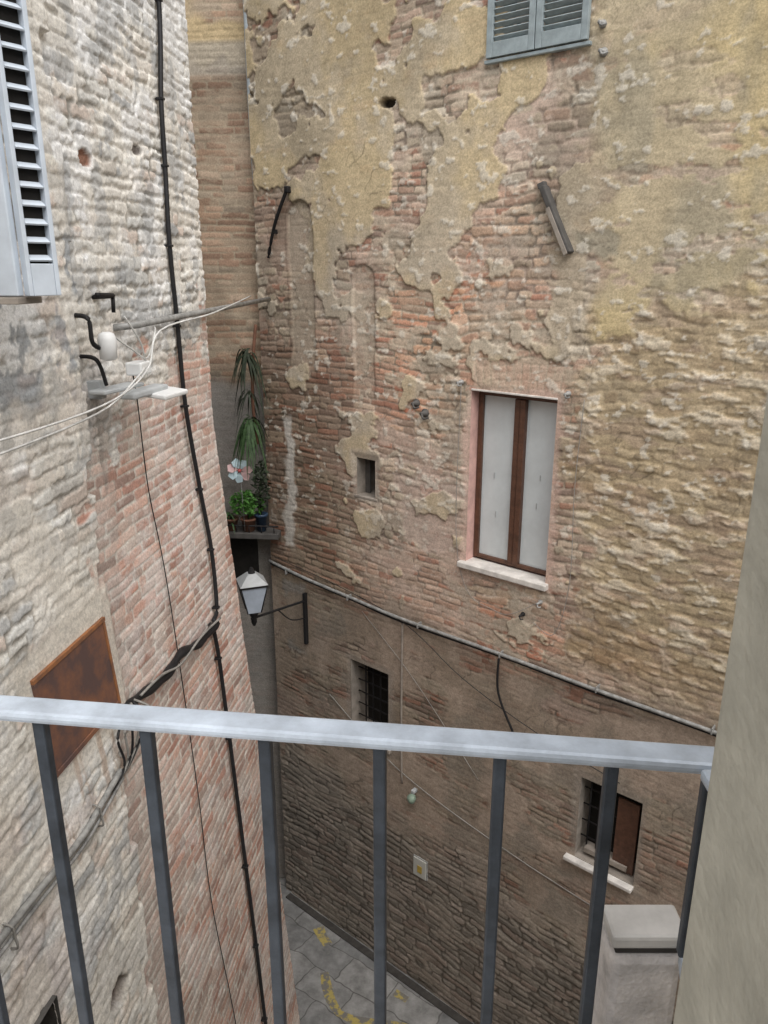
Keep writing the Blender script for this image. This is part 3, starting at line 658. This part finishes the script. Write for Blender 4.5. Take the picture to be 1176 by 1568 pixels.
tube('stem',pt,[(-1.36,8.12,5.25),(-1.35,8.1,5.6)],0.01,M_leafd,6)
pw=empty('pinwheel',None,(-1.54,7.98,5.80),0)
tube('stick',pw,[(0,0.02,0),(0.01,0.05,-0.7)],0.004,M_galv,6)
for k in range(7):
    a_=k*2*math.pi/7; c_,s_=math.cos(a_),math.sin(a_)
    def P_(r_,t_): return (r_*c_-t_*s_,-0.01-0.02*(t_>0),r_*s_+t_*c_)
    mk('petal_%d'%k,[P_(0.02,0),P_(0.06,0.05),P_(0.11,0.055),P_(0.14,0.0),P_(0.11,-0.03),P_(0.06,-0.025)],[(0,1,2,3,4,5)],M_petal2 if k%3==0 else M_petal,pw)
lathe('hub',pw,[(0.022,0),(0.018,-0.03)],M_hub,(0,0,0),10,'Y')

# =================================================================== OWN BALCONY
br=empty('balcony_railing')
def rl(x): return 0.6475-0.1287*x
x0,x1=-1.0,0.312
def obox(name,par,pa_,pb_,wd,z0,z1,m,bev=0.003):
    A=Vector((pa_[0],pa_[1],0));B=Vector((pb_[0],pb_[1],0)); t=(B-A).normalized(); s_=Vector((-t.y,t.x,0))*wd/2
    vs=[]
    for z_ in(z0,z1):
        for q in (A-s_,B-s_,B+s_,A+s_): vs.append((q.x,q.y,z_))
    return mk(name,vs,[(3,2,1,0),(4,5,6,7),(0,1,5,4),(1,2,6,5),(2,3,7,6),(3,0,4,7)],m,par,bevel=bev)
ZT=7.424
obox('top_rail',br,(x0,rl(x0)),(x1,rl(x1)),0.034,ZT-0.012,ZT,M_rail,0.0045)
obox('side_rail',br,(x1-0.014,rl(x1)-0.018),(x1-0.02,0.31),0.030,ZT-0.012,ZT,M_rail,0.004)
def bar(name,x_,y_,z0,z1,s=0.0125):
    obox(name,br,(x_-s/2,y_),(x_+s/2,y_-0.0016),s,z0,z1,M_bar,0.002)
    lathe(name+'_weld',br,[(s*0.72,-0.004),(s*0.62,-0.001),(s*0.6,0.0)],M_bar,(x_,y_,z1-0.0003),10)
xb=[-0.352-0.112*k for k in range(5,0,-1)]+[-0.354,-0.240,-0.118,-0.004,0.111,0.214]
for k,x_ in enumerate(xb): bar('bar_%d'%k,x_,rl(x_),6.55,ZT-0.0125)
bar('corner_post',0.302,rl(0.3),7.19,ZT-0.0125,0.012)
obox('bottom_rail',br,(x0,rl(x0)),(0.23,rl(0.23)),0.03,6.535,6.549,M_bar)
for k in range(3): bar('side_bar_%d'%k,x1-0.014,0.48-0.08*k,6.55,ZT-0.0125)
sb_=empty('stone_pier')
box('shaft',sb_,(0.240,0.634,6.0),(0.318,0.70,7.158),M_block,0.010)
box('joint',sb_,(0.245,0.638,7.1585),(0.314,0.676,7.167),M_stonedark,0.001)
box('cap',sb_,(0.239,0.634,7.1675),(0.320,0.680,7.184),M_sill,0.004)
obox('flange',sb_,(0.315,0.630),(0.292,0.55),0.012,7.155,7.176,M_rail,0.002)
oh=empty('plaster_house')
box('wall_right',oh,(0.148,0.12,0.0),(4.5,0.30,9.1),M_jamb,0.003)
box('window_frame',oh,(0.137,0.06,6.4),(0.20,0.119,9.0),M_frame,0.004)
box('wall_left',oh,(-2.05,0.12,0.0),(-0.85,0.30,9.1),M_jamb,0.006)
box('wall_below',oh,(-0.849,0.121,0.0),(0.147,0.299,6.35),M_jamb)
box('lintel',oh,(-0.849,0.121,8.8),(0.147,0.299,9.1),M_jamb)
box('balcony_slab',oh,(-1.05,0.301,6.30),(0.42,0.78,6.42),M_block,0.01)

# =================================================================== GROUND
g=mk('ground',[(-100,-100,0),(100,-100,0),(100,100,0),(-100,100,0)],[(0,1,2,3)],M_grey)
gm=bpy.data.materials.new('stone_paving'); gm.use_nodes=True; n=gm.node_tree; b=n.nodes['Principled BSDF']; b.inputs['Roughness'].default_value=0.7
tc=n.nodes.new('ShaderNodeTexCoord'); mp=n.nodes.new('ShaderNodeMapping'); mp.inputs['Rotation'].default_value=(0,0,R(35))
n.links.new(tc.outputs['Object'],mp.inputs['Vector'])
ds=n.nodes.new('ShaderNodeTexNoise'); ds.inputs['Scale'].default_value=3
n.links.new(mp.outputs[0],ds.inputs['Vector'])
vmx=n.nodes.new('ShaderNodeVectorMath'); vmx.operation='MULTIPLY_ADD'; vmx.inputs[1].default_value=(0.16,0.16,0)
n.links.new(ds.outputs['Color'],vmx.inputs[0]); n.links.new(mp.outputs[0],vmx.inputs[2])
bt=n.nodes.new('ShaderNodeTexBrick'); bt.inputs['Scale'].default_value=1.0; bt.inputs['Brick Width'].default_value=0.62; bt.inputs['Row Height'].default_value=0.36
bt.inputs['Mortar Size'].default_value=0.008; bt.inputs['Mortar Smooth'].default_value=0.4
bt.inputs['Color1'].default_value=(0.17,0.17,0.168,1); bt.inputs['Color2'].default_value=(0.26,0.255,0.245,1); bt.inputs['Mortar'].default_value=(0.11,0.106,0.10,1)
n.links.new(vmx.outputs[0],bt.inputs['Vector'])
n2=n.nodes.new('ShaderNodeTexNoise'); n2.inputs['Scale'].default_value=5; n2.inputs['Detail'].default_value=8; n2.inputs['Roughness'].default_value=0.7
n.links.new(tc.outputs['Object'],n2.inputs['Vector'])
mr=n.nodes.new('ShaderNodeMapRange'); mr.inputs[1].default_value=.3; mr.inputs[2].default_value=.7; mr.inputs[3].default_value=.5; mr.inputs[4].default_value=1.4
n.links.new(n2.outputs['Fac'],mr.inputs[0]); v2=n.nodes.new('ShaderNodeVectorMath'); v2.operation='SCALE'
n.links.new(bt.outputs['Color'],v2.inputs[0]); n.links.new(mr.outputs[0],v2.inputs['Scale']); n.links.new(v2.outputs[0],b.inputs['Base Color'])
bp=n.nodes.new('ShaderNodeBump'); bp.inputs['Strength'].default_value=0.5; bp.inputs['Distance'].default_value=0.01
n.links.new(v2.outputs[0],bp.inputs['Height']); n.links.new(bp.outputs[0],b.inputs['Normal'])
g.data.materials.clear(); g.data.materials.append(gm)
def ribbon(name,par,pts,wd,z,m):
    P=[Vector((p_[0],p_[1],z)) for p_ in pts]; vs=[];fs=[]
    for i,p_ in enumerate(P):
        t=(P[min(i+1,len(P)-1)]-P[max(i-1,0)]).normalized(); s_=Vector((-t.y,t.x,0))*wd/2*random.uniform(.8,1.2); vs+=[p_-s_,p_+s_]
    for i in range(len(P)-1): fs.append((2*i,2*i+1,2*i+3,2*i+2))
    return mk(name,vs,fs,m,par)
ym=empty('road_marking')
ribbon('curve',ym,[(-0.70,6.98),(-0.66,6.80),(-0.60,6.62),(-0.50,6.46),(-0.34,6.38),(-0.12,6.34),(0.2,6.30),(0.5,6.2)],0.10,0.004,M_yellow)
ribbon('dash',ym,[(-0.82,7.62),(-0.76,7.48),(-0.68,7.36)],0.12,0.004,M_yellow)
ribbon('dash2',ym,[(0.12,6.72),(0.26,6.62)],0.09,0.004,M_yellow)
gt=far_frame('stone_gutter')
box('strip',gt,(-6.2,-0.12,-0.05),(3,-0.03,0.02),M_stonedark,0.01)
